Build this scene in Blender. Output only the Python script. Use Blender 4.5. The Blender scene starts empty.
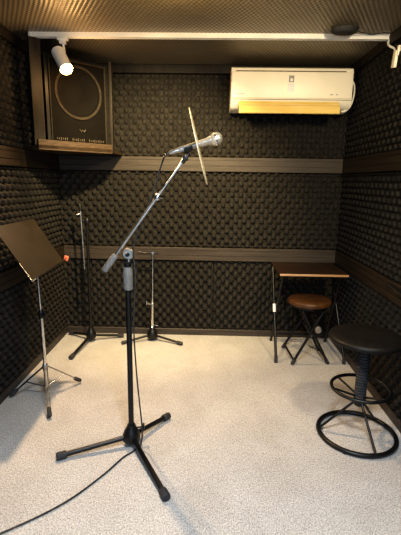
import bpy, bmesh, math, random
import numpy as np
from mathutils import Vector, Matrix
random.seed(4)
PI = math.pi
C = bpy.context.scene.collection
V = Vector

# ------------------------------------------------------------------ materials
def mat(name, color, rough=0.5, metal=0.0, spec=0.5, emit=None, es=0.0, trans=0.0, alpha=1.0, coat=0.0):
    m = bpy.data.materials.new(name); m.use_nodes = True
    b = m.node_tree.nodes['Principled BSDF']
    b.inputs['Base Color'].default_value = (*color, 1)
    b.inputs['Roughness'].default_value = rough
    b.inputs['Metallic'].default_value = metal
    b.inputs['Specular IOR Level'].default_value = spec
    b.inputs['Transmission Weight'].default_value = trans
    b.inputs['Coat Weight'].default_value = coat
    b.inputs['Alpha'].default_value = alpha
    if emit:
        b.inputs['Emission Color'].default_value = (*emit, 1)
        b.inputs['Emission Strength'].default_value = es
    return m

def nodes(m):
    return m.node_tree.nodes, m.node_tree.links, m.node_tree.nodes['Principled BSDF']

def noisy(m, c1, c2, scale=(10, 10, 10), detail=4, lo=0.35, hi=0.65, bump=0.0, dist=0.01, rough=None):
    """colour variation between c1 and c2 from stretched noise in object space, with bump"""
    n, l, b = nodes(m)
    tc = n.new('ShaderNodeTexCoord'); mp = n.new('ShaderNodeMapping')
    mp.inputs['Scale'].default_value = scale
    l.new(tc.outputs['Object'], mp.inputs['Vector'])
    nz = n.new('ShaderNodeTexNoise'); nz.inputs['Scale'].default_value = 1.0
    nz.inputs['Detail'].default_value = detail
    l.new(mp.outputs['Vector'], nz.inputs['Vector'])
    rp = n.new('ShaderNodeValToRGB')
    rp.color_ramp.elements[0].position = lo; rp.color_ramp.elements[0].color = (*c1, 1)
    rp.color_ramp.elements[1].position = hi; rp.color_ramp.elements[1].color = (*c2, 1)
    l.new(nz.outputs['Fac'], rp.inputs['Fac']); l.new(rp.outputs['Color'], b.inputs['Base Color'])
    if bump:
        bp = n.new('ShaderNodeBump'); bp.inputs['Strength'].default_value = bump
        bp.inputs['Distance'].default_value = dist
        l.new(nz.outputs['Fac'], bp.inputs['Height']); l.new(bp.outputs['Normal'], b.inputs['Normal'])
    return m

M = {}
M['foam'] = noisy(mat('foam', (.02, .018, .016), .8, spec=.2), (.0145, .0133, .0116), (.027, .0245, .0205), (30, 30, 30), 3)
M['backing'] = noisy(mat('backing', (.015, .014, .013), .9), (.012, .012, .012), (.02, .019, .018), (8, 8, 8))
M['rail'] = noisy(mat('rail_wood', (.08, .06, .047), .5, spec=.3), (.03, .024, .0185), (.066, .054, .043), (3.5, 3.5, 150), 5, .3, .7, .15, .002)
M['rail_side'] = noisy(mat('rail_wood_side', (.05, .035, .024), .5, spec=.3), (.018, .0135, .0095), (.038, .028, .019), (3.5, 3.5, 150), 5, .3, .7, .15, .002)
M['baseboard'] = noisy(mat('baseboard_wood', (.035, .028, .024), .5), (.026, .021, .018), (.05, .04, .034), (4, 4, 120), 4)
M['shelf_wood'] = noisy(mat('shelf_wood', (.08, .05, .028), .5, spec=.3), (.036, .024, .015), (.07, .047, .029), (20, 20, 160), 4)
M['post_wood'] = noisy(mat('post_wood', (.03, .025, .02), .6, spec=.2), (.012, .0105, .0085), (.024, .020, .0155), (60, 60, 6), 4)
M['black'] = noisy(mat('black_paint', (.007, .007, .0075), .38, spec=.4), (.005, .005, .0055), (.009, .009, .0095), (20, 20, 20))
M['black_matte'] = noisy(mat('black_matte', (.012, .012, .013), .7), (.010, .010, .010), (.02, .02, .02), (60, 60, 60))
M['rubber'] = noisy(mat('rubber', (.03, .03, .033), .75), (.022, .022, .025), (.04, .04, .044), (80, 80, 80))
M['grey_grip'] = noisy(mat('grey_grip', (.17, .165, .155), .6), (.13, .128, .12), (.21, .205, .195), (150, 150, 20), 4, .3, .7, .2, .001)
M['chrome'] = noisy(mat('chrome', (.72, .71, .69), .22, 1.0), (.62, .61, .59), (.8, .79, .77), (15, 15, 15))
M['steel'] = noisy(mat('steel', (.5, .49, .47), .35, 1.0), (.42, .41, .39), (.58, .57, .55), (30, 30, 30))
M['mic_body'] = noisy(mat('mic_body', (.36, .35, .33), .38, .6), (.32, .31, .29), (.4, .39, .37), (30, 30, 30))
M['white_plastic'] = noisy(mat('white_plastic', (.8, .77, .70), .4), (.88, .82, .66), (.93, .87, .71), (5, 5, 5), 2)
M['white_paint'] = noisy(mat('white_paint', (.78, .76, .72), .45), (.74, .72, .68), (.82, .8, .76), (8, 8, 8), 2)
M['flap'] = noisy(mat('flap_lamplit_yellow', (.86, .64, .2), .45), (.82, .58, .16), (.88, .67, .24), (6, 6, 30), 2)  # warm lamplight on the louvre put into its base colour
M['grey_label'] = mat('grey_label', (.33, .31, .29), .5)
M['slot'] = mat('dark_slot', (.10, .085, .06), .6)
M['white_label'] = mat('white_label', (.85, .83, .8), .5)
M['cable'] = noisy(mat('cable_rubber', (.022, .022, .024), .55), (.018, .018, .02), (.03, .03, .032), (40, 40, 40))
M['table_wood'] = noisy(mat('table_wood', (.035, .019, .011), .5, spec=.3), (.02, .011, .007), (.04, .022, .013), (4, 90, 90), 5, .3, .7, .05, .001)
M['edge_wood'] = noisy(mat('edge_wood', (.45, .26, .12), .4), (.38, .21, .09), (.5, .3, .15), (6, 60, 60), 4)
M['brown_vinyl'] = noisy(mat('brown_vinyl', (.08, .034, .011), .45, spec=.35), (.055, .022, .007), (.105, .046, .015), (14, 14, 14), 5, .3, .7, .12, .003)
M['black_vinyl'] = noisy(mat('black_vinyl', (.008, .007, .006), .5, spec=.25), (.005, .0045, .004), (.010, .0088, .008), (40, 40, 40), 4, .3, .7, .1, .002)
M['desk'] = noisy(mat('music_desk', (.018, .014, .008), .6, .1, .3), (.015, .0115, .0065), (.021, .016, .009), (7, 7, 7), 3)
M['orange'] = noisy(mat('orange_tag', (.85, .16, .05), .5), (.8, .10, .03), (.9, .30, .12), (170, 170, 170), 2, .45, .55)
M['speaker_box'] = noisy(mat('speaker_box', (.007, .006, .005), .5, spec=.3), (.005, .0045, .004), (.009, .008, .007), (30, 30, 30))
M['grille_cloth'] = noisy(mat('grille_cloth', (.005, .0045, .004), .8, spec=.08), (.003, .0027, .0024), (.009, .0078, .0064), (260, 260, 260), 2)
M['speaker_edge'] = noisy(mat('speaker_edge', (.028, .022, .015), .75, .0, .15), (.02, .016, .011), (.034, .027, .018), (30, 30, 60))
M['cone'] = noisy(mat('speaker_cone', (.04, .033, .026), .5), (.034, .028, .022), (.048, .04, .031), (60, 60, 60))
M['badge'] = mat('badge_silver', (.08, .065, .045), .5, .3)
M['bulb'] = mat('bulb_glass', (1, .9, .7), .3, emit=(1.0, .64, .20), es=7)
M['shield'] = noisy(mat('shield_acrylic', (.72, .62, .42), .35), (.66, .56, .38), (.76, .66, .46), (25, 25, 25), 2)
M['white_disc'] = noisy(mat('pale_cap', (.45, .42, .38), .5), (.4, .37, .33), (.5, .47, .43), (60, 60, 60), 2)

def make_carpet():
    m = mat('loop_carpet', (.5, .48, .45), .95, spec=.1)
    n, l, b = nodes(m)
    tc = n.new('ShaderNodeTexCoord')
    def nz(sc, det):
        mp = n.new('ShaderNodeMapping'); mp.inputs['Scale'].default_value = sc
        l.new(tc.outputs['Object'], mp.inputs['Vector'])
        t = n.new('ShaderNodeTexNoise'); t.inputs['Scale'].default_value = 1; t.inputs['Detail'].default_value = det
        t.inputs['Distortion'].default_value = .6
        l.new(mp.outputs['Vector'], t.inputs['Vector']); return t
    a = nz((230, 150, 100), 3); c = nz((5, 4, 4), 4); w = nz((300, 260, 200), 2)
    ra = n.new('ShaderNodeValToRGB')
    e = ra.color_ramp.elements
    e[0].position = .34; e[0].color = (.33, .32, .31, 1); e[1].position = .64; e[1].color = (.70, .69, .67, 1)
    l.new(a.outputs['Fac'], ra.inputs['Fac'])
    rc = n.new('ShaderNodeValToRGB'); e = rc.color_ramp.elements
    e[0].position = .3; e[0].color = (.86, .85, .84, 1); e[1].position = .7; e[1].color = (1, 1, 1, 1)
    l.new(c.outputs['Fac'], rc.inputs['Fac'])
    mx = n.new('ShaderNodeMix'); mx.data_type = 'RGBA'; mx.blend_type = 'MULTIPLY'; mx.inputs['Factor'].default_value = 1
    l.new(ra.outputs['Color'], mx.inputs[6]); l.new(rc.outputs['Color'], mx.inputs[7])
    l.new(mx.outputs[2], b.inputs['Base Color'])
    ad = n.new('ShaderNodeMath'); ad.operation = 'ADD'
    l.new(a.outputs['Fac'], ad.inputs[0]); l.new(w.outputs['Fac'], ad.inputs[1])
    bp = n.new('ShaderNodeBump'); bp.inputs['Strength'].default_value = .55; bp.inputs['Distance'].default_value = .006
    l.new(ad.outputs[0], bp.inputs['Height']); l.new(bp.outputs['Normal'], b.inputs['Normal'])
    return m
M['carpet'] = make_carpet()

def make_ceiling():
    """embossed diamond-mesh ceiling board: rows of small staggered holes"""
    m = mat('diamond_board', (.25, .2, .14), .38, .35, .5)
    n, l, b = nodes(m)
    tc = n.new('ShaderNodeTexCoord'); sp = n.new('ShaderNodeSeparateXYZ')
    l.new(tc.outputs['Object'], sp.inputs[0])
    def mth(op, a, bb=None):
        t = n.new('ShaderNodeMath'); t.operation = op
        for i, q in enumerate((a, bb)):
            if q is None: continue
            if isinstance(q, (int, float)): t.inputs[i].default_value = q
            else: l.new(q, t.inputs[i])
        return t.outputs[0]
    sx = mth('SINE', mth('MULTIPLY', sp.outputs['X'], 2 * PI / .024))
    sy = mth('SINE', mth('MULTIPLY', sp.outputs['Y'], 2 * PI / .046))
    h = mth('MULTIPLY', sx, sy)
    rp = n.new('ShaderNodeValToRGB'); e = rp.color_ramp.elements
    e[0].position = 0.25; e[0].color = (.15, .123, .083, 1); e[1].position = .65; e[1].color = (.31, .262, .187, 1)
    f = mth('ADD', mth('MULTIPLY', h, .5), .5)
    l.new(f, rp.inputs['Fac'])
    nz = n.new('ShaderNodeTexNoise'); nz.inputs['Scale'].default_value = 1.7; nz.inputs['Detail'].default_value = 3
    l.new(tc.outputs['Object'], nz.inputs['Vector'])
    r2 = n.new('ShaderNodeValToRGB'); e = r2.color_ramp.elements
    e[0].position = .35; e[0].color = (.8, .8, .8, 1); e[1].position = .65; e[1].color = (1, 1, 1, 1)
    l.new(nz.outputs['Fac'], r2.inputs['Fac'])
    mx = n.new('ShaderNodeMix'); mx.data_type = 'RGBA'; mx.blend_type = 'MULTIPLY'; mx.inputs['Factor'].default_value = 1
    l.new(rp.outputs['Color'], mx.inputs[6]); l.new(r2.outputs['Color'], mx.inputs[7])
    l.new(mx.outputs[2], b.inputs['Base Color'])
    bp = n.new('ShaderNodeBump'); bp.inputs['Strength'].default_value = .35; bp.inputs['Distance'].default_value = .006
    ad = mth('ADD', h, mth('MULTIPLY', nz.outputs['Fac'], 4.0))
    l.new(ad, bp.inputs['Height']); l.new(bp.outputs['Normal'], b.inputs['Normal'])
    return m
M['ceiling'] = make_ceiling()

# ------------------------------------------------------------------ mesh helpers
class MB:
    def __init__(s): s.bm = bmesh.new()
    def box(s, c, size, rot=None, bev=0.0, seg=2):
        r = bmesh.ops.create_cube(s.bm, size=1.0); vs = r['verts']
        bmesh.ops.scale(s.bm, vec=size, verts=vs)
        if bev:
            es = list({e for v in vs for e in v.link_edges})
            q = bmesh.ops.bevel(s.bm, geom=es, offset=bev, segments=seg, affect='EDGES', profile=.5)
            vs = list({v for f in q['faces'] for v in f.verts} | {v for v in vs if v.is_valid})
        mt = Matrix.Translation(V(c))
        if rot is not None: mt = mt @ (rot if isinstance(rot, Matrix) else Matrix.Rotation(rot, 4, 'Z'))
        bmesh.ops.transform(s.bm, matrix=mt, verts=vs); return s
    def tube(s, pts, r, n=12, caps=True):
        pts = [V(p) for p in pts]; rs = r if isinstance(r, (list, tuple)) else [r] * len(pts)
        up = None; rings = []
        for i, p in enumerate(pts):
            a = pts[max(i - 1, 0)]; b = pts[min(i + 1, len(pts) - 1)]
            t = (b - a).normalized()
            if up is None: up = t.orthogonal().normalized()
            else:
                up = up - t * up.dot(t); up = up.normalized() if up.length > 1e-6 else t.orthogonal().normalized()
            w = t.cross(up)
            rings.append([s.bm.verts.new(p + (up * math.cos(2 * PI * k / n) + w * math.sin(2 * PI * k / n)) * rs[i]) for k in range(n)])
        for A, B in zip(rings, rings[1:]):
            for k in range(n): s.bm.faces.new((A[k], A[(k + 1) % n], B[(k + 1) % n], B[k]))
        if caps:
            s.bm.faces.new(rings[0][::-1]); s.bm.faces.new(rings[-1])
        return s
    def lathe(s, prof, n=28, mtx=None):
        """prof: (radius, height) pairs from bottom to top about local Z"""
        rings = []
        for r, z in prof:
            if r < 1e-5: rings.append([s.bm.verts.new((0, 0, z))])
            else: rings.append([s.bm.verts.new((r * math.cos(2 * PI * k / n), r * math.sin(2 * PI * k / n), z)) for k in range(n)])
        for A, B in zip(rings, rings[1:]):
            if len(A) == 1 and len(B) == 1: continue
            for k in range(n):
                if len(A) == 1: s.bm.faces.new((A[0], B[(k + 1) % n], B[k]))
                elif len(B) == 1: s.bm.faces.new((A[k], A[(k + 1) % n], B[0]))
                else: s.bm.faces.new((A[k], A[(k + 1) % n], B[(k + 1) % n], B[k]))
        if len(rings[0]) > 1: s.bm.faces.new(rings[0][::-1])
        if len(rings[-1]) > 1: s.bm.faces.new(rings[-1])
        vs = [v for r in rings for v in r]
        if mtx is not None: bmesh.ops.transform(s.bm, matrix=mtx, verts=vs)
        return s
    def torus(s, c, R, r, n=56, m=12):
        rings = []
        for i in range(n):
            a = 2 * PI * i / n; d = V((math.cos(a), math.sin(a), 0))
            rings.append([s.bm.verts.new(V(c) + d * (R + r * math.cos(2 * PI * k / m)) + V((0, 0, r * math.sin(2 * PI * k / m)))) for k in range(m)])
        for i in range(n):
            A, B = rings[i], rings[(i + 1) % n]
            for k in range(m): s.bm.faces.new((A[k], B[k], B[(k + 1) % m], A[(k + 1) % m]))
        return s
    def prism(s, poly, axis_a, axis_b, axis_n, o, depth):
        """polygon (a,b) in plane axis_a/axis_b at o, extruded along axis_n by depth"""
        a, b, nn, o = V(axis_a), V(axis_b), V(axis_n), V(o)
        A = [s.bm.verts.new(o + a * p[0] + b * p[1]) for p in poly]
        B = [s.bm.verts.new(o + a * p[0] + b * p[1] + nn * depth) for p in poly]
        k = len(poly)
        s.bm.faces.new(A[::-1]); s.bm.faces.new(B)
        for i in range(k): s.bm.faces.new((A[i], A[(i + 1) % k], B[(i + 1) % k], B[i]))
        return s
    def build(s, name, m, parent=None, smooth=True, angle=40):
        bmesh.ops.recalc_face_normals(s.bm, faces=s.bm.faces)
        me = bpy.data.meshes.new(name)
        o = bpy.data.objects.new(name, me); C.objects.link(o)
        wl = V((0, 0, 0)); p = parent
        while p is not None: wl = wl + p.location; p = p.parent
        bmesh.ops.translate(s.bm, vec=-wl, verts=s.bm.verts)
        if parent is not None: o.parent = parent
        s.bm.to_mesh(me); s.bm.free()
        me.materials.append(m)
        if smooth:
            for f in me.polygons: f.use_smooth = True
            try: me.set_sharp_from_angle(angle=math.radians(angle))
            except Exception: pass
        return o

def align(p0, p1):
    """matrix taking local Z from p0 toward p1"""
    d = (V(p1) - V(p0)).normalized()
    return Matrix.Translation(V(p0)) @ d.to_track_quat('Z', 'Y').to_matrix().to_4x4()

def spline(pts, k=8):
    pts = [V(p) for p in pts]; P = [pts[0]] + pts + [pts[-1]]; out = []
    for i in range(1, len(P) - 2):
        a, b, c, d = P[i - 1:i + 3]
        for j in range(k):
            t = j / k
            out.append(.5 * ((2 * b) + (c - a) * t + (2 * a - 5 * b + 4 * c - d) * t * t + (3 * b - a - 3 * c + d) * t ** 3))
    out.append(pts[-1]); return out

def thing(name, loc, label, cat, group=None):
    o = bpy.data.objects.new(name, None); C.objects.link(o); o.location = loc
    o.empty_display_size = .05
    return tag(o, label, cat, group)
def tag(o, label, cat, group=None):
    o['label'] = label; o['category'] = cat
    if group: o['group'] = group
    return o
def struct(o, label=None, cat=None):
    o['kind'] = 'structure'
    if label: o['label'] = label
    if cat: o['category'] = cat
    return o

# ------------------------------------------------------------------ room shell
XL, XR, YB, YF, ZC = -1.164, 1.005, 3.2, -0.6, 2.049
YS = 0.7                                    # foam on the side walls starts here
fl = struct(MB().box(((XL + XR) / 2, (YB + YF) / 2, -.05), (XR - XL + .3, YB - YF + .3, .1)).build('floor', M['carpet'], smooth=False), 'pale grey beige loop-pile carpet floor of the booth', 'floor')
ce = struct(MB().box(((XL + XR) / 2, (YB + YF) / 2, ZC + .05), (XR - XL + .3, YB - YF + .3, .1)).build('ceiling', M['ceiling'], smooth=False), 'brown embossed diamond-mesh ceiling', 'ceiling')
wb = struct(MB().box(((XL + XR) / 2, YB + .075, ZC / 2), (XR - XL + .3, .1, ZC)).build('wall_back', M['backing'], smooth=False), 'back wall clad in black egg-crate foam between wooden rails', 'wall')
wl = struct(MB().box((XL - .075, (YB + YF) / 2, ZC / 2), (.1, YB - YF, ZC)).build('wall_left', M['backing'], smooth=False), 'left wall clad in black egg-crate foam', 'wall')
wr = struct(MB().box((XR + .075, (YB + YF) / 2, ZC / 2), (.1, YB - YF, ZC)).build('wall_right', M['backing'], smooth=False), 'right wall clad in dark egg-crate foam', 'wall')

def foam(o, u, v, nrm, w, h, parent, pu=.066, pv=.080, amp=.014, ph=(0, 0)):
    """egg-crate foam sheet: staggered bumps with a soft-square profile, modelled as a height field"""
    nu, nv = int(w / pu * 12) + 1, int(h / pv * 12) + 1
    a = np.linspace(0, w, nu); b = np.linspace(0, h, nv)
    A, B = np.meshgrid(a, b)
    s1 = np.sin(2 * PI * A / pu + ph[0]); s2 = np.sin(2 * PI * B / pv + ph[1])
    q = np.sign(s1 * s2) * np.abs(s1 * s2) ** .75
    t = np.clip((q + .06) / .46, 0, 1)
    H = t * t * (3 - 2 * t) * (.86 + .14 * np.clip(q, 0, 1)) * 2 - 1
    edge = np.minimum(np.minimum(A, w - A), np.minimum(B, h - B))
    H = amp * H * np.clip(edge / .01, 0, 1) + .004
    H = np.where(edge < 1e-6, -.015, H)
    o, u, v, nrm = map(np.array, (o, u, v, nrm))
    P = o + A[..., None] * u + B[..., None] * v + H[..., None] * nrm
    idx = np.arange(nu * nv).reshape(nv, nu)
    F = np.stack([idx[:-1, :-1], idx[:-1, 1:], idx[1:, 1:], idx[1:, :-1]], -1).reshape(-1, 4)
    if np.dot(np.cross(u, v), nrm) < 0: F = F[:, ::-1]
    me = bpy.data.meshes.new('foam_panel')
    me.from_pydata(P.reshape(-1, 3).tolist(), [], F.tolist()); me.update()
    me.materials.append(M['foam'])
    me.polygons.foreach_set('use_smooth', [True] * len(me.polygons))
    ob = bpy.data.objects.new('foam_panel', me); C.objects.link(ob); ob.parent = parent
    return ob

BANDS = [(.05, .622), (.724, 1.304), (1.409, 1.99)]
for i, (z0, z1) in enumerate(BANDS):
    if i == 0:
        foam((XL, YB, z0), (1, 0, 0), (0, 0, 1), (0, -1, 0), 1.20, z1 - z0, wb)
        foam((XL + 1.205, YB, z0), (1, 0, 0), (0, 0, 1), (0, -1, 0), XR - XL - 1.205, z1 - z0, wb, ph=(.9, .6))
    else:
        foam((XL, YB, z0), (1, 0, 0), (0, 0, 1), (0, -1, 0), XR - XL, z1 - z0, wb, ph=(.5 * i, .4 * i))
    foam((XL, YS, z0), (0, 1, 0), (0, 0, 1), (1, 0, 0), YB - YS, z1 - z0, wl, ph=(i, 0))
    foam((XR, YS, z0), (0, 1, 0), (0, 0, 1), (-1, 0, 0), YB - YS, z1 - z0, wr, ph=(i + 1, 0))

# wooden rails: a board with two shallow grooves, run along each wall
def rail_profile(h, d):
    g = .003
    return [(0, 0), (d - .002, 0), (d, .003), (d, h * .36), (d - g, h * .37), (d - g, h * .40), (d, h * .41), (d, h * .76), (d - g, h * .77), (d - g, h * .80), (d, h * .81), (d, h - .003), (d - .002, h), (0, h)]
T = 0
def rail(side, z0, z1, d, m, name=None, prof=True, label=None):
    global T
    p = rail_profile(z1 - z0, d) if prof else [(0, 0), (d, 0), (d, z1 - z0 - .004), (d - .004, z1 - z0), (0, z1 - z0)]
    b = MB()
    if side == 'back': b.prism(p, (0, -1, 0), (0, 0, 1), (1, 0, 0), (XL, YB + .02, z0), XR - XL)
    if side == 'left': b.prism(p, (1, 0, 0), (0, 0, 1), (0, 1, 0), (XL - .02, YF, z0), YB - YF)
    if side == 'right': b.prism(p, (-1, 0, 0), (0, 0, 1), (0, 1, 0), (XR + .02, YF, z0), YB - YF)
    if name is None:
        T += 1; name = 'trim_%d' % T
    return struct(b.build(name, m, smooth=False), label, 'trim')
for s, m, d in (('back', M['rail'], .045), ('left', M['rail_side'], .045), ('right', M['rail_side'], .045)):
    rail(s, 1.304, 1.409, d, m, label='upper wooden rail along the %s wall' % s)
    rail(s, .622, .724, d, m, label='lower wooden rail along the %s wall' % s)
    rail(s, 1.99, ZC, d, M['post_wood'], prof=False, label='dark wooden strip under the ceiling on the %s wall' % s)
    rail(s, 0, .052, .038, M['baseboard'], 'baseboard_' + s, prof=False, label='low dark baseboard along the %s wall' % s)

# ------------------------------------------------------------------ tripod helper
def round_leg(p0, p1, r, m, parent, foot_len=.05, foot_r=None):
    p0, p1 = V(p0), V(p1); d = (p1 - p0).normalized(); L = (p1 - p0).length
    lg = MB().tube([p0, p1 - d * foot_len * .5], r, 14).build('leg', m, parent)
    fr = foot_r or r * 1.35
    MB().lathe([(0, L - foot_len), (fr * .92, L - foot_len), (fr, L - foot_len + .004), (fr * 1.06, L - .006), (fr * .9, L), (0, L)], 18, align(p0, p1)).build('rubber_foot', M['rubber'], lg)
    return lg

def tripod_base(root, cx, cy, zc, tips, r=.0095, br=.038):
    prof = [(br * .86, zc - .030), (br, zc - .022), (br * .98, zc + .004), (br * .78, zc + .024), (br * .52, zc + .044), (br * .44, zc + .056)]
    MB().lathe(prof, 30, Matrix.Translation((cx, cy, 0))).build('base', M['black'], root)
    for t in tips:
        d = (V((t[0], t[1], 0)) - V((cx, cy, 0))).normalized()
        round_leg((cx + d.x * br * .55, cy + d.y * br * .55, zc - .008), (t[0], t[1], .016), r, M['black'], root, .045, r * 1.5)

# ------------------------------------------------------------------ main boom microphone stand
bx, by = -.352, 1.745
st = thing('boom_microphone_stand', (bx, by, 0), 'black tripod boom stand in mid carpet with raised arm carrying the silver microphone', 'microphone stand')
tripod_base(st, bx, by, .052, [(-.668, 1.618), (-.197, 1.974), (-.147, 1.392)], .0115, .042)
px = -.352
MB().tube([(bx, by, .10), (px, by, .775)], .0125, 18).build('pole', M['black'], st)
kb = MB().tube([(bx + .028, by + .01, .085), (bx + .05, by + .016, .085)], .004, 10)
kb.box((bx + .055, by + .017, .087), (.008, .018, .03), bev=.003).build('base_knob', M['black'], st)
g = MB().lathe([(0, 0), (.018, 0), (.0205, .006), (.0205, .085), (.017, .102), (0, .102)], 24, Matrix.Translation((px, by, .765))).build('grip', M['grey_grip'], st)
g['label'] = 'grey rubber grip'
MB().lathe([(.0, 0), (.0155, 0), (.0155, .02), (.012, .024), (.012, .034), (0, .034)], 20, Matrix.Translation((px, by, .868))).build('collar', M['black'], st)
# boom: end of counterweight (104,268) -> clip (186,160)
yb = by - .012
B0, B1 = V((-.452, yb, .850)), V((-.110, yb, 1.318))
bd = (B1 - B0).normalized()
pc = V((px + .004, by, .925))
MB().lathe([(0, -.013), (.02, -.013), (.024, -.009), (.024, .009), (.02, .013), (0, .013)], 28, align(pc, pc + V((0, -1, 0))) ).tube([pc + V((0, 0, -.035)), pc], .011, 12).build('swivel_clamp', M['steel'], st)
MB().lathe([(0, .010), (.0085, .010), (.0085, .03), (.006, .034), (0, .034)], 16, align(pc, pc + V((0, -1, 0)))).build('clamp_screw', M['black'], st)
MB().tube([B0 + bd * .06, B0 + bd * .42], .0072, 14).build('boom_tube', M['steel'], st)
MB().tube([B0 + bd * .39, B1 - bd * .01], .0052, 14).build('boom_arm', M['steel'], st)
cw = MB().lathe([(0, 0), (.0125, 0), (.0145, .006), (.0145, .078), (.011, .088), (0, .088)], 22, align(B0, B1)).build('counterweight', M['grey_grip'], st)
cw['label'] = 'grey counterweight sleeve'
k = B0 + bd * .395
kn = MB().lathe([(0, -.012), (.011, -.012), (.0125, -.004), (.0125, .01), (.008, .016), (0, .016)], 20, align(k, k + bd)).build('boom_collar', M['chrome'], st)
MB().tube([k, k + V((.022, -.006, -.012))], [.0045, .0065], 12).build('wing_screw', M['chrome'], kn)
# microphone clip: boom tip to mic body
MA, MZ = V((-.131, yb, 1.358)), V((.045, yb, 1.411))       # tail of body -> tip of the grille ball
md = (MZ - MA).normalized(); mu = V((0, -1, 0)).cross(md).normalized()
if mu.z < 0: mu = -mu
cl = MA + md * .040
cb = MB().tube([B1 - bd * .012, B1 + bd * .02], .0095, 14).box(B1 + bd * .012, (.022, .018, .022), bev=.004)
cb.tube([B1 + bd * .015, cl - mu * .0225], [.009, .006], 12).build('clip_hinge', M['black'], st)
# a sleeve open on top gripping the mic
cs = MB()
N = 14; ring0, ring1 = [], []
for rr, store in ((.0165, ring0), (.0195, ring1)):
    for e in (-.018, .018):
        store.append([cs.bm.verts.new(cl + md * e + (mu * -math.cos(a) + V((0, -1, 0)) * math.sin(a)) * rr) for a in np.linspace(-1.7, 1.7, N)])
for i in range(N - 1):
    for R in (ring0, ring1): cs.bm.faces.new((R[0][i], R[0][i + 1], R[1][i + 1], R[1][i]))
    for e in (0, 1): cs.bm.faces.new((ring0[e][i], ring0[e][i + 1], ring1[e][i + 1], ring1[e][i]))
for i in (0, N - 1): cs.bm.faces.new((ring0[0][i], ring0[1][i], ring1[1][i], ring1[0][i]))
cs.build('microphone_clip', M['black'], st)

# ------------------------------------------------------------------ microphone, shield, cable
mL = (MZ - MA).length
mic = thing('microphone', MA, 'silver handheld microphone with round mesh head clipped on the boom', 'microphone')
MB().lathe([(0, 0), (.0105, 0), (.0115, .004), (.0125, .05), (.0155, mL - .062), (.0195, mL - .052), (.0195, mL - .046), (0, mL - .046)], 26, align(MA, MZ)).build('body', M['mic_body'], mic)
R = .0275
prof = [(.018, mL - .05)] + [(R * math.sin(a), mL - R - R * math.cos(a) * (1.0)) for a in np.linspace(.75, PI - .001, 14)]
prof[-1] = (0, prof[-1][1])
def make_mesh_grille():
    m = mat('mic_mesh', (.62, .60, .56), .35, .7); n, l, b = nodes(m)
    tc = n.new('ShaderNodeTexCoord'); ck = n.new('ShaderNodeTexChecker'); ck.inputs['Scale'].default_value = 420
    ck.inputs['Color1'].default_value = (.7, .68, .63, 1); ck.inputs['Color2'].default_value = (.4, .38, .35, 1)
    l.new(tc.outputs['Object'], ck.inputs['Vector']); l.new(ck.outputs['Color'], b.inputs['Base Color']); return m
M['grille'] = make_mesh_grille()
gr = MB().lathe(prof, 28, align(MA, MZ)).build('grille', M['grille'], mic)
MB().lathe([(R * .98, mL - R - .004), (R * 1.03, mL - R - .002), (R * 1.03, mL - R + .002), (R * .98, mL - R + .004)], 28, align(MA, MZ)).build('band', M['chrome'], gr)

# round pale splash shield slipped over the mic body, seen almost edge-on
sc = V((-.050, yb, 1.377)) + md * .004
sc = MA + md * ((sc - MA).dot(md))
s0, s1 = V((-.089, yb, 1.521)), V((-.013, yb, 1.220))
sdir = (s0 - s1).normalized(); sn = sdir.cross(V((0, 1, 0))).normalized()
smid = (s0 + s1) / 2; Rs = (s0 - s1).length / 2
sn = (sn + V((0, .012, 0))).normalized()
rot = sn.to_track_quat('Z', 'Y').to_matrix().to_4x4()
# off-centre hole so the disc clears the mic body
hole = rot.inverted() @ (sc - smid)
sb = MB(); n = 72
o1 = []
for zz in (-.0016, .0016):
    outer = [sb.bm.verts.new((Rs * math.cos(2 * PI * i / n), Rs * math.sin(2 * PI * i / n), zz)) for i in range(n)]
    inner = [sb.bm.verts.new((hole.x + .0175 * math.cos(2 * PI * i / n), hole.y + .0175 * math.sin(2 * PI * i / n), zz)) for i in range(n)]
    o1.append((outer, inner))
for (o_, i_) in o1:
    for i in range(n): sb.bm.faces.new((o_[i], o_[(i + 1) % n], i_[(i + 1) % n], i_[i]))
for j in (0, 1):
    A, B = o1[0][j], o1[1][j]
    for i in range(n): sb.bm.faces.new((A[i], A[(i + 1) % n], B[(i + 1) % n], B[i]))
bmesh.ops.transform(sb.bm, matrix=Matrix.Translation(smid) @ rot, verts=sb.bm.verts)
tag(sb.build('splash_shield', M['shield']), 'thin pale disc shield seen edge-on across the silver microphone', 'shield')

cab = thing('microphone_cable', (-.7, 1.25, 0), 'thin black cable running from the silver microphone down to the carpet', 'cable')
plug = MA - md * .038
pts = [plug, plug - md * .02 + V((0, 0, -.006)), (-.205, yb + .03, 1.30), (-.238, yb + .035, 1.20), (-.27, yb + .035, 1.11), (-.315, yb + .04, 1.0), (-.335, yb + .045, .93), (-.325, yb + .04, .82),
       (-.335, yb + .035, .6), (-.328, yb + .03, .4), (-.312, yb + .015, .22), (-.298, 1.727, .10), (-.302, 1.712, .03), (-.332, 1.688, .006), (-.372, 1.64, .006), (-.43, 1.53, .006), (-.515, 1.40, .006), (-.60, 1.31, .006), (-.72, 1.215, .006), (-.84, 1.13, .006), (-.95, 1.06, .006)]
MB().tube(spline(pts, 7), .0036, 8).build('cord', M['cable'], cab)
MB().lathe([(0, -.042), (.005, -.042), (.0085, -.03), (.0095, -.006), (.0095, 0.001), (0, .001)], 18, align(MA, MZ)).build('plug', M['steel'], cab)

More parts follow.
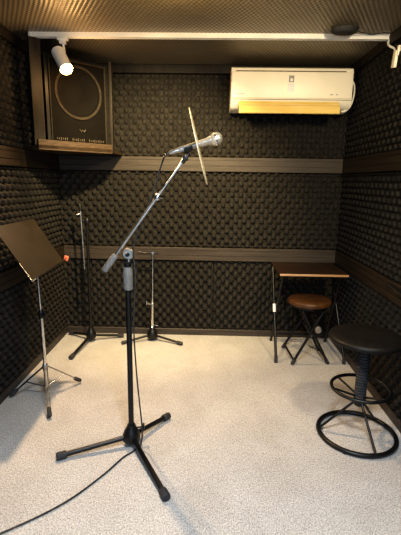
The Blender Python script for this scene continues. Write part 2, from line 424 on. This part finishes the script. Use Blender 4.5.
# ------------------------------------------------------------------ rear stands
cx, cy = -.902, 3.0
s2 = thing('boom_microphone_stand', (cx, cy, 0), 'tall black microphone stand with folded boom standing in the rear left corner', 'microphone stand')
tripod_base(s2, cx, cy, .06, [(-.952, 2.655), (-.672, 3.10), (-1.115, 3.135)], .0105, .038)
MB().tube([(cx, cy, .11), (cx + .002, cy, .62), (cx + .005, cy, .935)], [.0115, .0115, .0095], 14).build('pole', M['black'], s2)
MB().lathe([(0, -.02), (.016, -.02), (.018, -.012), (.018, .012), (.014, .02), (0, .02)], 18, Matrix.Translation((cx + .005, cy, .935))).build('swivel_clamp', M['black'], s2)
MB().tube([(cx - .020, cy - .028, .565), (cx - .022, cy - .028, .70), (cx - .034, cy - .02, 1.02)], [.0065, .0065, .006], 12).build('boom_arm', M['steel'], s2)
MB().lathe([(0, 0), (.011, 0), (.012, .005), (.010, .08), (0, .085)], 16, Matrix.Translation((cx - .020, cy - .028, .50))).build('counterweight', M['black'], s2)
MB().tube([(cx - .034, cy - .02, 1.01), (cx - .034, cy - .02, 1.035), (cx - .040, cy - .02, 1.065)], [.009, .011, .006], 12).build('boom_tip', M['black'], s2)
MB().tube([(cx - .058, cy - .03, .985), (cx - .034, cy - .022, .99)], [.007, .004], 10).build('wing_screw', M['chrome'], s2)
MB().tube([(cx + .005, cy, .935), (cx - .031, cy - .022, .945)], .007, 10).build('bracket', M['black'], s2)

cx, cy = -.433, 3.05
s3 = thing('short_microphone_stand', (cx, cy, 0), 'low stand with chrome pole and black tripod legs against the back wall', 'microphone stand')
tripod_base(s3, cx, cy, .055, [(-.655, 2.945), (-.19, 2.955), (-.425, 3.155)], .0085, .042)
MB().tube([(cx, cy, .10), (cx + .003, cy, .30)], .0105, 14).build('lower_tube', M['chrome'], s3)
MB().tube([(cx + .003, cy, .28), (cx + .010, cy, .70)], .008, 14).build('upper_tube', M['chrome'], s3)
MB().lathe([(0, -.016), (.0155, -.016), (.0155, .012), (.011, .018), (0, .018)], 18, Matrix.Translation((cx + .003, cy, .295))).build('collar', M['steel'], s3)
MB().tube([(cx, cy - .012, .295), (cx - .03, cy - .03, .312)], [.005, .008], 10).box((cx - .036, cy - .033, .318), (.008, .018, .03), bev=.003).build('wing_screw', M['steel'], s3)
MB().lathe([(0, 0), (.018, 0), (.020, .006), (.012, .022), (0, .022)], 18, Matrix.Translation((cx, cy, .098))).build('ferrule', M['chrome'], s3)
MB().tube([(cx + .015, cy, .145 - .02), (cx + .045, cy - .02, .150 - .02)], [.004, .006], 10).build('base_screw', M['chrome'], s3)
hd = MB().tube([(cx - .040, cy - .005, .698), (cx + .048, cy - .005, .700)], .0085, 12).build('cross_bar', M['black'], s3)
MB().tube([(cx - .095, cy - .01, .705), (cx - .036, cy - .006, .698)], [.010, .007], 12).build('clamp_knob', M['black'], s3)
MB().lathe([(0, -.01), (.011, -.01), (.012, 0), (.011, .014), (0, .014)], 16, align((cx + .014, cy - .012, .703), (cx + .014, cy - 1, .703))).build('hinge_screw', M['chrome'], s3)

# ------------------------------------------------------------------ music stand
mx, my = -.926, 2.165
ms = thing('music_stand', (mx, my, 0), 'chrome tripod music stand with tilted dark desk by the left wall', 'music stand')
MB().tube([(mx + .004, my, .055), (mx, my, .50)], .0095, 14).build('lower_pole', M['chrome'], ms)
MB().tube([(mx, my, .48), (mx - .006, my, .80)], .0066, 14).build('upper_pole', M['chrome'], ms)
c1 = MB().lathe([(0, -.022), (.0145, -.022), (.0155, -.015), (.0155, .015), (.012, .022), (0, .022)], 18, Matrix.Translation((mx, my, .50))).build('clamp', M['black'], ms)
MB().tube([(mx, my - .01, .502), (mx + .028, my - .02, .502)], .005, 10).box((mx + .033, my - .022, .502), (.01, .02, .045), bev=.004).build('wing_screw', M['black'], c1)
MB().lathe([(0, -.02), (.014, -.02), (.0155, -.012), (.0155, .012), (.012, .02), (0, .02)], 18, Matrix.Translation((mx + .003, my, .185))).build('leg_collar', M['steel'], ms)
MB().lathe([(0, -.012), (.013, -.012), (.013, .012), (0, .012)], 18, Matrix.Translation((mx + .004, my, .066))).build('lower_collar', M['steel'], ms)
for tx, ty, mm in ((-.815, 1.925, M['chrome']), (-.775, 2.335, M['chrome']), (-1.128, 2.13, M['black'])):
    top = V((mx + .003, my, .185)); tip = V((tx, ty, .013)); d = (tip - top)
    dh = V((d.x, d.y, 0)).normalized(); top = top + dh * .012
    # double-wire legs, as on light folding stands
    side = V((-dh.y, dh.x, 0))
    mid = top.lerp(tip, .48) 
    lb = MB()
    for sg in (-1, 1):
        lb.tube([top + side * sg * .009, mid + side * sg * .009, tip - d.normalized() * .03 + side * sg * .006], .0032, 10)
    lg = lb.build('leg', mm, ms)
    MB().lathe([(0, d.length - .062), (.009, d.length - .062), (.0115, d.length - .05), (.012, d.length - .016), (.008, d.length - .006), (0, d.length - .006)], 16, align(top - dh * .012, tip)).build('rubber_foot', M['rubber'], lg)
    MB().tube([V((mx + .004, my, .066)) + dh * .01 + side * .004, mid + side * .003 - V((0, 0, .004))], .0038, 10).build('brace', mm, ms)
# desk: bottom edge and top edge corners
P00, P01 = V((-.868, 1.955, .742)), V((-.868, 2.395, .755))        # bottom near / far
P10, P11 = V((-1.075, 2.06, .997)), V((-1.075, 2.53, .995))        # top near / far
P10.y, P11.y = 2.02, 2.50
dn = (P01 - P00).cross(P10 - P00).normalized()
if dn.x < 0: dn = -dn
eu = (P01 - P00).normalized(); ev = (P10 - P00); ev = (ev - eu * ev.dot(eu)).normalized()
dk = MB(); th = dn * .004
def quad(a, b, c, d, t):
    A = [dk.bm.verts.new(p) for p in (a, b, c, d)]; B = [dk.bm.verts.new(p - t) for p in (a, b, c, d)]
    dk.bm.faces.new(A); dk.bm.faces.new(B[::-1])
    for i in range(4): dk.bm.faces.new((A[i], B[i], B[(i + 1) % 4], A[(i + 1) % 4]))
quad(P00, P01, P11, P10, th)
desk = dk.build('desk', M['desk'], ms, smooth=False)
dk = MB()
quad(P00 + dn * .028, P01 + dn * .028, P01, P00, ev * -.003)
dk.build('lip', M['desk'], desk, smooth=False)
MB().tube([P00 - dn * .002, P00.lerp(P10, .32) - dn * .002], .0035, 10).tube([P00 - dn * .002, P00 + dn * .026], .0035, 10).build('edge_highlight', M['chrome'], desk)  # chrome rods added as the highlight along the lit desk edge
dk = MB(); q0 = P10 + eu * .0; quad(q0, q0 + eu * .04, q0 + eu * .04 - ev * .012, q0 - ev * .012, dn * -.003)
MB_glint = dk.build('corner_glint', M['chrome'], desk, smooth=False)  # small chrome plate standing in for the glint on the desk corner
qc = P01 + dn * .03
ot = MB().box(qc + V((0.0, .0, 0)), (.036, .008, .040), rot=Matrix.Rotation(.35, 4, 'Y') @ Matrix.Rotation(.2, 4, 'Z'), bev=.003)
ot = ot.build('tag_case', M['black'], desk)
MB().box(qc + V((-.003, -.005, 0)), (.026, .004, .030), rot=Matrix.Rotation(.35, 4, 'Y') @ Matrix.Rotation(.2, 4, 'Z'), bev=.001).build('orange_tag', M['orange'], desk)['label'] = 'orange tag at the desk corner'
dc = (P00 + P01 + P10 + P11) / 4 - dn * .006
dc = dc - dn * .012
MB().tube([(mx - .006, my, .79), (mx - .006, my, .80), dc - ev * .03], .0075, 12).tube([dc - ev * .07, dc + ev * .07], .008, 12).build('desk_bracket', M['steel'], ms)

# ------------------------------------------------------------------ folding table
ft = thing('folding_table', (.70, 2.85, 0), 'small folding table with brown wood-grain top and black legs in the rear right corner', 'table')
x0, x1, y0, y1, zt = .468, .918, 2.648, 3.045, .64
tp = MB().box(((x0 + x1) / 2, (y0 + y1) / 2, zt), (x1 - x0, y1 - y0, .016), bev=.003).build('tabletop', M['table_wood'], ft)
MB().box(((x0 + x1) / 2, y0 - .001, zt), (x1 - x0, .004, .014), bev=.0015).build('front_edge', M['edge_wood'], tp)['label'] = 'pale wood front edge band'
rl = .0095
for sx, ft_x in ((.478, .482), (.905, .955)):
    MB().tube([(sx, 3.02, zt - .012), (ft_x, 2.70, .025)], rl, 12).build('leg', M['black'], ft)
    MB().tube([(ft_x, 2.705, .05), (ft_x, 2.694, .0)], rl * 1.25, 12).build('leg_cap', M['rubber'], ft)
    MB().tube([(sx + (.022 if sx < .7 else -.022), 2.70, zt - .012), (ft_x + (.022 if sx < .7 else -.022), 3.10, .0)], rl, 12).build('leg', M['black'], ft)
for ra, rb in (((.478, 3.02, zt - .018), (.905, 3.02, zt - .018)), ((.5, 2.70, zt - .018), (.883, 2.70, zt - .018))):
    MB().tube([ra, rb], rl * .8, 10).build('cross_rail', M['black'], ft)
MB().tube([(.505, 3.10, .06), (.933, 3.10, .06)], rl * .8, 10).build('cross_bar', M['black'], ft)
q = V((.478, 3.02, zt - .012)).lerp(V((.482, 2.70, .025)), .47)
qd = (V((.482, 2.70, .025)) - V((.478, 3.02, zt - .012))).normalized()
MB().tube([q - qd * .028, q + qd * .03], rl * 1.12, 12).build('leg_sticker', M['white_label'], ft)

# ------------------------------------------------------------------ folding stool with a brown seat
fs = thing('folding_stool', (.71, 2.80, 0), 'black-legged folding stool with round brown padded seat in front of the table', 'stool')
prof = [(0, 0), (.135, 0), (.146, .006), (.150, .018), (.148, .03), (.138, .039), (.10, .044), (0, .046)]
MB().lathe(prof, 44, Matrix.Translation((.710, 2.79, .405))).build('seat', M['brown_vinyl'], fs)
MB().lathe([(0, 0), (.125, 0), (.125, .02), (0, .02)], 36, Matrix.Translation((.710, 2.79, .389))).build('seat_board', M['black'], fs)
rs = .0088
for nm, (a, b) in (('u', ((.775, 2.92, .387), (.577, 2.955, .012))), ('v', ((.775, 2.66, .387), (.592, 2.665, .012))), ('w', ((.642, 2.89, .387), (.832, 2.918, .012))), ('z', ((.642, 2.69, .387), (.838, 2.692, .012)))):
    lg = MB().tube([a, b], rs, 12).build('leg', M['black'], fs)
    d = (V(b) - V(a)).normalized()
    MB().tube([V(b) - d * .03, V(b) + d * .010], rs * 1.35, 12).build('rubber_foot', M['rubber'], lg)
MB().tube([(.586, 2.952, .03), (.601, 2.665, .03)], rs * .8, 10).build('cross_bar', M['black'], fs)
MB().tube([(.823, 2.915, .03), (.829, 2.692, .03)], rs * .8, 10).build('cross_bar', M['black'], fs)
MB().tube([(.708, 2.66, .215), (.708, 2.935, .215)], .005, 10).build('pivot_rod', M['steel'], fs)

# ------------------------------------------------------------------ swivel stool
sx_, sy_ = .756, 1.872
ss = thing('swivel_stool', (sx_, sy_, 0), 'black round swivel stool with ribbed column and two ring bases, front right', 'stool')
MB().lathe([(0, 0), (.155, 0), (.168, .004), (.172, .012), (.170, .022), (.160, .031), (.11, .036), (0, .038)], 52, Matrix.Translation((sx_, sy_, .5))).build('seat', M['black_vinyl'], ss)
MB().lathe([(0, 0), (.04, 0), (.12, .012), (.12, .016), (0, .016)], 36, Matrix.Translation((sx_, sy_, .4845))).build('seat_plate', M['black'], ss)
pr = []
z = .205
while z < .475:
    pr += [(.0225, z), (.0285, z + .004), (.0285, z + .0075), (.0225, z + .0115)]; z += .014
pr = [(0, .20), (.0235, .20)] + pr + [(.0235, .49), (0, .49)]
MB().lathe(pr, 28, Matrix.Translation((sx_, sy_, 0))).build('column', M['rubber'], ss)['label'] = 'ribbed black rubber column'
MB().lathe([(0, .165), (.022, .165), (.029, .175), (.029, .20), (.024, .208), (0, .208)], 26, Matrix.Translation((sx_, sy_, 0))).build('hub', M['black'], ss)
MB().torus((sx_, sy_, .0135), .184, .0115).build('base_ring', M['black'], ss)
MB().torus((sx_, sy_, .256), .138, .0082).build('foot_ring', M['black'], ss)
for a in (172, 279, 42):
    a = math.radians(a); d = V((math.cos(a), math.sin(a), 0))
    MB().tube([V((sx_, sy_, .185)) + d * .02, V((sx_, sy_, .02)) + d * .178], .0062, 12).build('leg', M['black'], ss)
for a in (185, 305, 65, 125):
    a = math.radians(a); d = V((math.cos(a), math.sin(a), 0))
    MB().tube([V((sx_, sy_, .215)) + d * .024, V((sx_, sy_, .255)) + d * .134], .0055, 12).build('spoke', M['black'], ss)
for a in (235, 340, 110):
    a = math.radians(a)
    MB().lathe([(0, 0), (.008, 0), (.008, .008), (0, .008)], 12, Matrix.Translation((sx_ + .184 * math.cos(a), sy_ + .184 * math.sin(a), 0))).build('glide', M['rubber'], ss)

# ------------------------------------------------------------------ corner shelf and speaker
A0, A1 = V((-1.013, 2.497, 0)), V((-.660, 2.850, 0))
ed = (A1 - A0).normalized(); en = V((ed.y, -ed.x, 0))       # out into the room
sh = thing('corner_shelf', (-.98, 2.98, 1.41), 'brown wooden corner shelf holding the loudspeaker on the upper left rail', 'shelf')
poly = [(XL + .026, A0.y + A0.x - XL - .026), (A0.x, A0.y), (A1.x, A1.y), (A1.x, YB - .026), (XL + .026, YB - .026)]
MB().prism(poly, (1, 0, 0), (0, 1, 0), (0, 0, 1), (0, 0, 1.412), .02).build('board', M['shelf_wood'], sh, smooth=False)
MB().prism([(0, 0), ((A1 - A0).length, 0), ((A1 - A0).length, .018), (0, .018)], ed, -en, (0, 0, 1), A0 + V((0, 0, 1.405)), .058).build('front_board', M['shelf_wood'], sh, smooth=False)
MB().prism([(-.012, 0), (.054, 0), (.054, .02), (-.012, .02)], ed, -en, (0, 0, 1), A0 + en * -.020 + V((0, 0, 1.432)), .586).build('upright', M['post_wood'], sh, smooth=False)
MB().box((A1.x - .004, A1.y + .025, 1.70), (.018, .04, .56), bev=.002).build('upright', M['post_wood'], sh)

spk = thing('loudspeaker', (-.93, 2.74, 1.433), 'black loudspeaker with round woofer sitting on the corner shelf', 'speaker')
mid = A0 + ed * .2865 - en * .032
W, Hh, Dp, zb = .425, .52, .25, 1.4335
rotm = Matrix(((ed.x, -en.x, 0, 0), (ed.y, -en.y, 0, 0), (0, 0, 1, 0), (0, 0, 0, 1)))      # local x along the front, y into the corner
def L(x, y, zz): return mid + ed * x - en * y + V((0, 0, zb + zz))
cabp = [(-W / 2, 0), (W / 2, 0), (W / 2 - .06, Dp), (-W / 2 + .06, Dp)]
MB().prism(cabp, ed, -en, (0, 0, 1), mid + V((0, 0, zb)), Hh).build('cabinet', M['speaker_box'], spk, smooth=False)
gx0, gx1 = -W / 2 + .028, W / 2 - .034
MB().box(L((gx0 + gx1) / 2, -.004, Hh / 2), (gx1 - gx0, .012, Hh - .05), rot=rotm, bev=.003).build('grille', M['grille_cloth'], spk)
for xx in (gx0 - .004, gx1 + .004):
    MB().box(L(xx, -.006, Hh / 2), (.008, .014, Hh - .02), rot=rotm, bev=.002).build('edge_strip', M['speaker_edge'], spk)
MB().box(L((gx0 + gx1) / 2, -.006, Hh - .018), (gx1 - gx0, .014, .008), rot=rotm, bev=.002).build('edge_strip', M['speaker_edge'], spk)
wc = L(-.004, -.010, .325)
wm = align(wc, wc + en)
MB().lathe([(.150, 0), (.158, .002), (.158, .007), (.150, .009), (.143, .006), (.143, 0)], 56, wm).build('woofer_ring', M['speaker_edge'], spk)
MB().lathe([(0, .006), (.035, .005), (.045, .001), (.115, .003), (.128, .007), (.142, .004), (.143, .0)], 48, wm).build('woofer', M['grille_cloth'], spk)
# small pale marks along the foot of the grille and the maker's badge
for i, xx in enumerate(np.linspace(gx0 + .025, gx1 - .02, 26)):
    if i in (6, 7, 15, 16): continue
    hgt = .010 + .008 * ((i * 7) % 3) / 2
    MB().box(L(xx, -.0115, .045), (.0045, .003, hgt), rot=rotm).build('mark', M['badge'], spk, smooth=False)
bg = MB()
for sg in (-1, 1): bg.tube([L(.012 + sg * .020, -.012, .112), L(.012 + sg * .008, -.012, .094), L(.012 + sg * .002, -.012, .108)], .0022, 8)
bg.build('badge', M['badge'], spk)

# ------------------------------------------------------------------ air conditioner
ac = thing('air_conditioner', (.53, 3.15, 1.70), 'cream white wall air conditioner with open louvre tinted lamplight yellow on the back wall', 'air conditioner')
ax0, ax1 = .128, .938
yw, yf = 3.165, 2.965
bodyp = [(yw, 1.72), (yw, 1.988), (yf + .03, 1.988), (yf + .008, 1.978), (yf, 1.955), (yf - .004, 1.80), (yf, 1.775), (yf + .014, 1.752), (yf + .04, 1.728), (yf + .08, 1.720), (yw - .03, 1.720)]
MB().prism(bodyp, (0, 1, 0), (0, 0, 1), (1, 0, 0), (ax0, 0, 0), ax1 - ax0).build('housing', M['white_plastic'], ac, smooth=True, angle=35)
MB().box(((ax0 + ax1) / 2, yf - .004, 1.870), (ax1 - ax0 - .006, .012, .165), bev=.005, seg=3).build('front_panel', M['white_plastic'], ac)
MB().box(((ax0 + ax1) / 2 - .01, yf - .002, 1.9575), (ax1 - ax0 - .08, .008, .0045)).build('intake_slot', M['slot'], ac, smooth=False)
MB().box(((ax0 + ax1) / 2, yf - .001, 1.780), (ax1 - ax0 - .01, .006, .003)).build('panel_seam', M['slot'], ac, smooth=False)
MB().box((.527, yf - .0108, 1.908), (.034, .003, .042), bev=.001).build('grey_sticker', M['grey_label'], ac)['label'] = 'grey sticker'
MB().box((.525, yf - .0112, 1.855), (.042, .003, .052), bev=.001).build('white_sticker', M['white_label'], ac)['label'] = 'white sticker'
MB().box((.528, yf - .0125, 1.902), (.016, .002, .018), bev=.001).build('sticker_print', M['white_label'], ac)
lt = MB()
for i in range(8): lt.box((.172 + i * .0062, yf - .0105, 1.812), (.0042, .002, .0085 if i in (0, 5) else .006))
lt.build('logo', M['grey_label'], ac, smooth=False)
MB().box((.80, yf - .0105, 1.812), (.02, .002, .005)).box((.835, yf - .0105, 1.812), (.012, .002, .005)).build('lettering', M['grey_label'], ac, smooth=False)
# louvre flap, open: hinged low at the front and hanging out
fx0, fx1 = .183, .855
flap = MB()
fp = [(2.966, 1.763), (2.958, 1.766), (2.935, 1.738), (2.926, 1.690), (2.931, 1.686), (2.942, 1.735)]
flap.prism(fp, (0, 1, 0), (0, 0, 1), (1, 0, 0), (fx0, 0, 0), fx1 - fx0)
fo = flap.build('louvre', M['flap'], ac, smooth=True, angle=35)
MB().box(((fx0 + fx1) / 2, 2.935, 1.738), (fx1 - fx0 - .004, .004, .003)).build('louvre_ridge', M['edge_wood'], fo, smooth=False)
MB().box(((fx0 + fx1) / 2, 2.995, 1.742), (fx1 - fx0, .04, .045), bev=.004).build('outlet', M['slot'], ac)
hp = [(.938, 3.03, 1.915), (.957, 3.02, 1.905), (.968, 3.015, 1.86), (.962, 3.015, 1.79), (.945, 3.015, 1.745), (.92, 3.02, 1.722), (.895, 3.03, 1.715)]
MB().tube(spline(hp, 8), .006, 12).build('hose', M['white_plastic'], ac)

# ------------------------------------------------------------------ lighting track, spotlight, ceiling bits
tr = thing('lighting_track', (0, 2.55, 2.04), 'long white lighting track running across the ceiling', 'light track')
p = [(-.017, 0), (-.017, -.026), (-.006, -.026), (-.006, -.012), (.006, -.012), (.006, -.026), (.017, -.026), (.017, 0)]
MB().prism(p, (0, 1, 0), (0, 0, 1), (1, 0, 0), (-1.035, 2.55, 2.0495), 2.028).build('rail', M['white_paint'], tr, smooth=False)
for x in (-1.038, .990): MB().box((x, 2.55, 2.036), (.02, .038, .029), bev=.003).build('end_cap', M['white_paint'], tr)

sl = thing('spotlight', (-.858, 2.55, 2.02), 'glowing white spotlight hanging from the left end of the ceiling track', 'spotlight')
MB().box((-.858, 2.55, 2.016), (.06, .03, .018), bev=.003).box((-.858, 2.55, 2.0), (.036, .026, .022), bev=.003).build('adapter', M['white_paint'], sl)
lp0 = V((-.888, 2.538, 1.953)); ld = V((.47, -.40, -.79)).normalized()
MB().tube([(-.856, 2.55, 1.995), (-.853, 2.55, 1.955)], .007, 12).box((-.853, 2.545, 1.95), (.018, .02, .022), bev=.003).tube([(-.853, 2.545, 1.95), (-.880, 2.53, 1.932)], .006, 10).build('swivel_arm', M['white_paint'], sl)
LL = .142
MB().lathe([(0, 0), (.028, 0), (.036, .006), (.036, LL - .012), (.038, LL - .01), (.038, LL), (.034, LL), (.030, .05), (0, .045)], 32, align(lp0, lp0 + ld)).build('lamp_head', M['white_paint'], sl)
MB().lathe([(0, .07), (.012, .07), (.018, .09), (.031, .130), (.0335, .142), (.030, .154), (.018, .163), (0, .166)], 28, align(lp0, lp0 + ld)).build('bulb', M['bulb'], sl)

# feeder cord and box at the right end of the track
fb = thing('cord_connector', (.99, 2.45, 1.93), 'white cord and flat connector hanging off the right end of the ceiling track', 'connector')
MB().tube(spline([(.985, 2.535, 2.025), (.972, 2.52, 2.0), (.972, 2.49, 1.975), (.985, 2.46, 1.955), (.985, 2.44, 1.93), (.982, 2.44, 1.89)], 8), .006, 12).build('cord', M['white_paint'], fb)
MB().box((.984, 2.435, 1.895), (.016, .042, .085), rot=Matrix.Rotation(.18, 4, 'X'), bev=.004).build('connector_body', M['white_plastic'], fb)
MB().box((.987, 2.405, 1.93), (.014, .022, .05), rot=Matrix.Rotation(.18, 4, 'X'), bev=.003).build('connector_lid', M['white_plastic'], fb)

cd = thing('ceiling_sensor', (.70, 2.44, 2.045), 'flat black oval device on the ceiling near the right end of the track', 'ceiling device')
ov = MB().lathe([(0, -.030), (.045, -.030), (.062, -.024), (.070, -.012), (.072, 0), (0, 0)], 36)
bmesh.ops.scale(ov.bm, vec=(1.02, .62, 1), verts=ov.bm.verts)
for v in ov.bm.verts: v.co += V((random.uniform(-.002, .002), random.uniform(-.002, .002), random.uniform(-.0015, .0)))
bmesh.ops.translate(ov.bm, vec=(.703, 2.44, 2.0485), verts=ov.bm.verts)
ov.build('cover', M['black_matte'], cd)
MB().tube(spline([(.765, 2.45, 2.04), (.80, 2.475, 2.04), (.835, 2.50, 2.043), (.88, 2.52, 2.043), (.93, 2.49, 2.043), (.975, 2.50, 2.043)], 8), .0028, 8).build('wire', M['cable'], cd)

# ------------------------------------------------------------------ small things at the right and under the table
wd = thing('wall_ledge', (.99, 1.98, .68), 'dark narrow ledge with bright chrome edge on the right wall behind the swivel stool', 'ledge')
MB().prism([(1.0, 2.30), (.985, 2.27), (.953, 2.03), (.945, 1.75), (1.0, 1.75)], (1, 0, 0), (0, 1, 0), (0, 0, 1), (0, 0, .702), .008).build('board', M['black'], wd, smooth=False)
MB().tube([(.978, 2.21, .702), (.951, 2.03, .702), (.943, 1.75, .702)], .006, 10).build('chrome_edge', M['chrome'], wd)
MB().box((.985, 1.86, .66), (.03, .02, .085), bev=.003).build('bracket', M['black'], wd)

pl = thing('wall_socket', (.893, 3.165, .06), 'small pale round cap low on the back wall beneath the folding table', 'socket')
MB().lathe([(0, 0), (.030, 0), (.030, .010), (.026, .016), (.012, .018), (0, .018)], 28, align((.893, 3.175, .072), (.893, 2.0, .072))).build('cap', M['white_disc'], pl)
MB().lathe([(.030, 0), (.037, 0), (.037, .008), (.030, .010)], 28, align((.893, 3.178, .072), (.893, 2.0, .072))).build('rim', M['rubber'], pl)

# ------------------------------------------------------------------ lights
def light(kind, name, loc, target, energy, color, **kw):
    d = bpy.data.lights.new(name, kind); d.energy = energy; d.color = color
    for k_, v_ in kw.items(): setattr(d, k_, v_)
    o = bpy.data.objects.new(name, d); C.objects.link(o); o.location = loc
    o.rotation_euler = (V(target) - V(loc)).to_track_quat('-Z', 'Y').to_euler()
    return o
WARM = (1.0, .70, .40)
lamp = lp0 + ld * .182
light('SPOT', 'track_spot_light', lamp, lamp + V((.22, -.50, -.84)), 105, (1.0, .68, .38), spot_size=2.2, spot_blend=1.0, shadow_soft_size=.03)
light('POINT', 'bulb_spill_light', lamp + ld * .02, lamp, 4.0, (1.0, .60, .25), shadow_soft_size=.03)
light('SPOT', 'centre_spot_light', (-.25, 1.88, 1.965), (-.42, 3.2, .98), 195, (1.0, .76, .40), spot_size=1.5, spot_blend=.75, shadow_soft_size=.03)
light('POINT', 'centre_spill_light', (-.15, 1.86, 1.92), (0, 0, 0), 8.0, (1.0, .66, .26), shadow_soft_size=.04)
light('SPOT', 'front_right_spot_light', (.85, .95, 1.97), (.40, 2.8, 1.0), 88, (1.0, .78, .46), spot_size=1.6, spot_blend=.9, shadow_soft_size=.07)
light('SPOT', 'front_centre_spot_light', (.05, .55, 2.0), (-.02, 1.5, 0), 112, (.95, .97, 1.0), spot_size=2.0, spot_blend=1.0, shadow_soft_size=.12)
light('AREA', 'doorway_light', (0, -.45, 1.35), (0, 1.3, .0), 19, (.62, .81, 1.0), shape='RECTANGLE', size=1.5, size_y=1.3)

w = bpy.data.worlds.new('World'); bpy.context.scene.world = w; w.use_nodes = True
w.node_tree.nodes['Background'].inputs['Color'].default_value = (.75, .87, 1.0, 1)
w.node_tree.nodes['Background'].inputs['Strength'].default_value = .25

# ------------------------------------------------------------------ camera
cam = bpy.data.cameras.new('Camera'); co = bpy.data.objects.new('Camera', cam); C.objects.link(co)
f, pt, yw_, ro = 412.05, .2085, -.0204, .0147
fw = V((math.sin(yw_) * math.cos(pt), math.cos(yw_) * math.cos(pt), -math.sin(pt)))
rt = fw.cross(V((0, 0, 1))).normalized(); up = rt.cross(fw)
r2 = rt * math.cos(ro) + up * math.sin(ro); u2 = -rt * math.sin(ro) + up * math.cos(ro)
mt = Matrix((r2, u2, -fw)).transposed().to_4x4(); mt.translation = (0, 0, 1.2395)
co.matrix_world = mt
cam.sensor_fit = 'VERTICAL'; cam.sensor_height = 24; cam.sensor_width = 24 * 401 / 535
cam.lens = f / 535 * 24; cam.clip_start = .02
sc_ = bpy.context.scene; sc_.camera = co
sc_.view_settings.view_transform = 'Standard'; sc_.view_settings.look = 'Medium High Contrast'
sc_.view_settings.exposure = .3
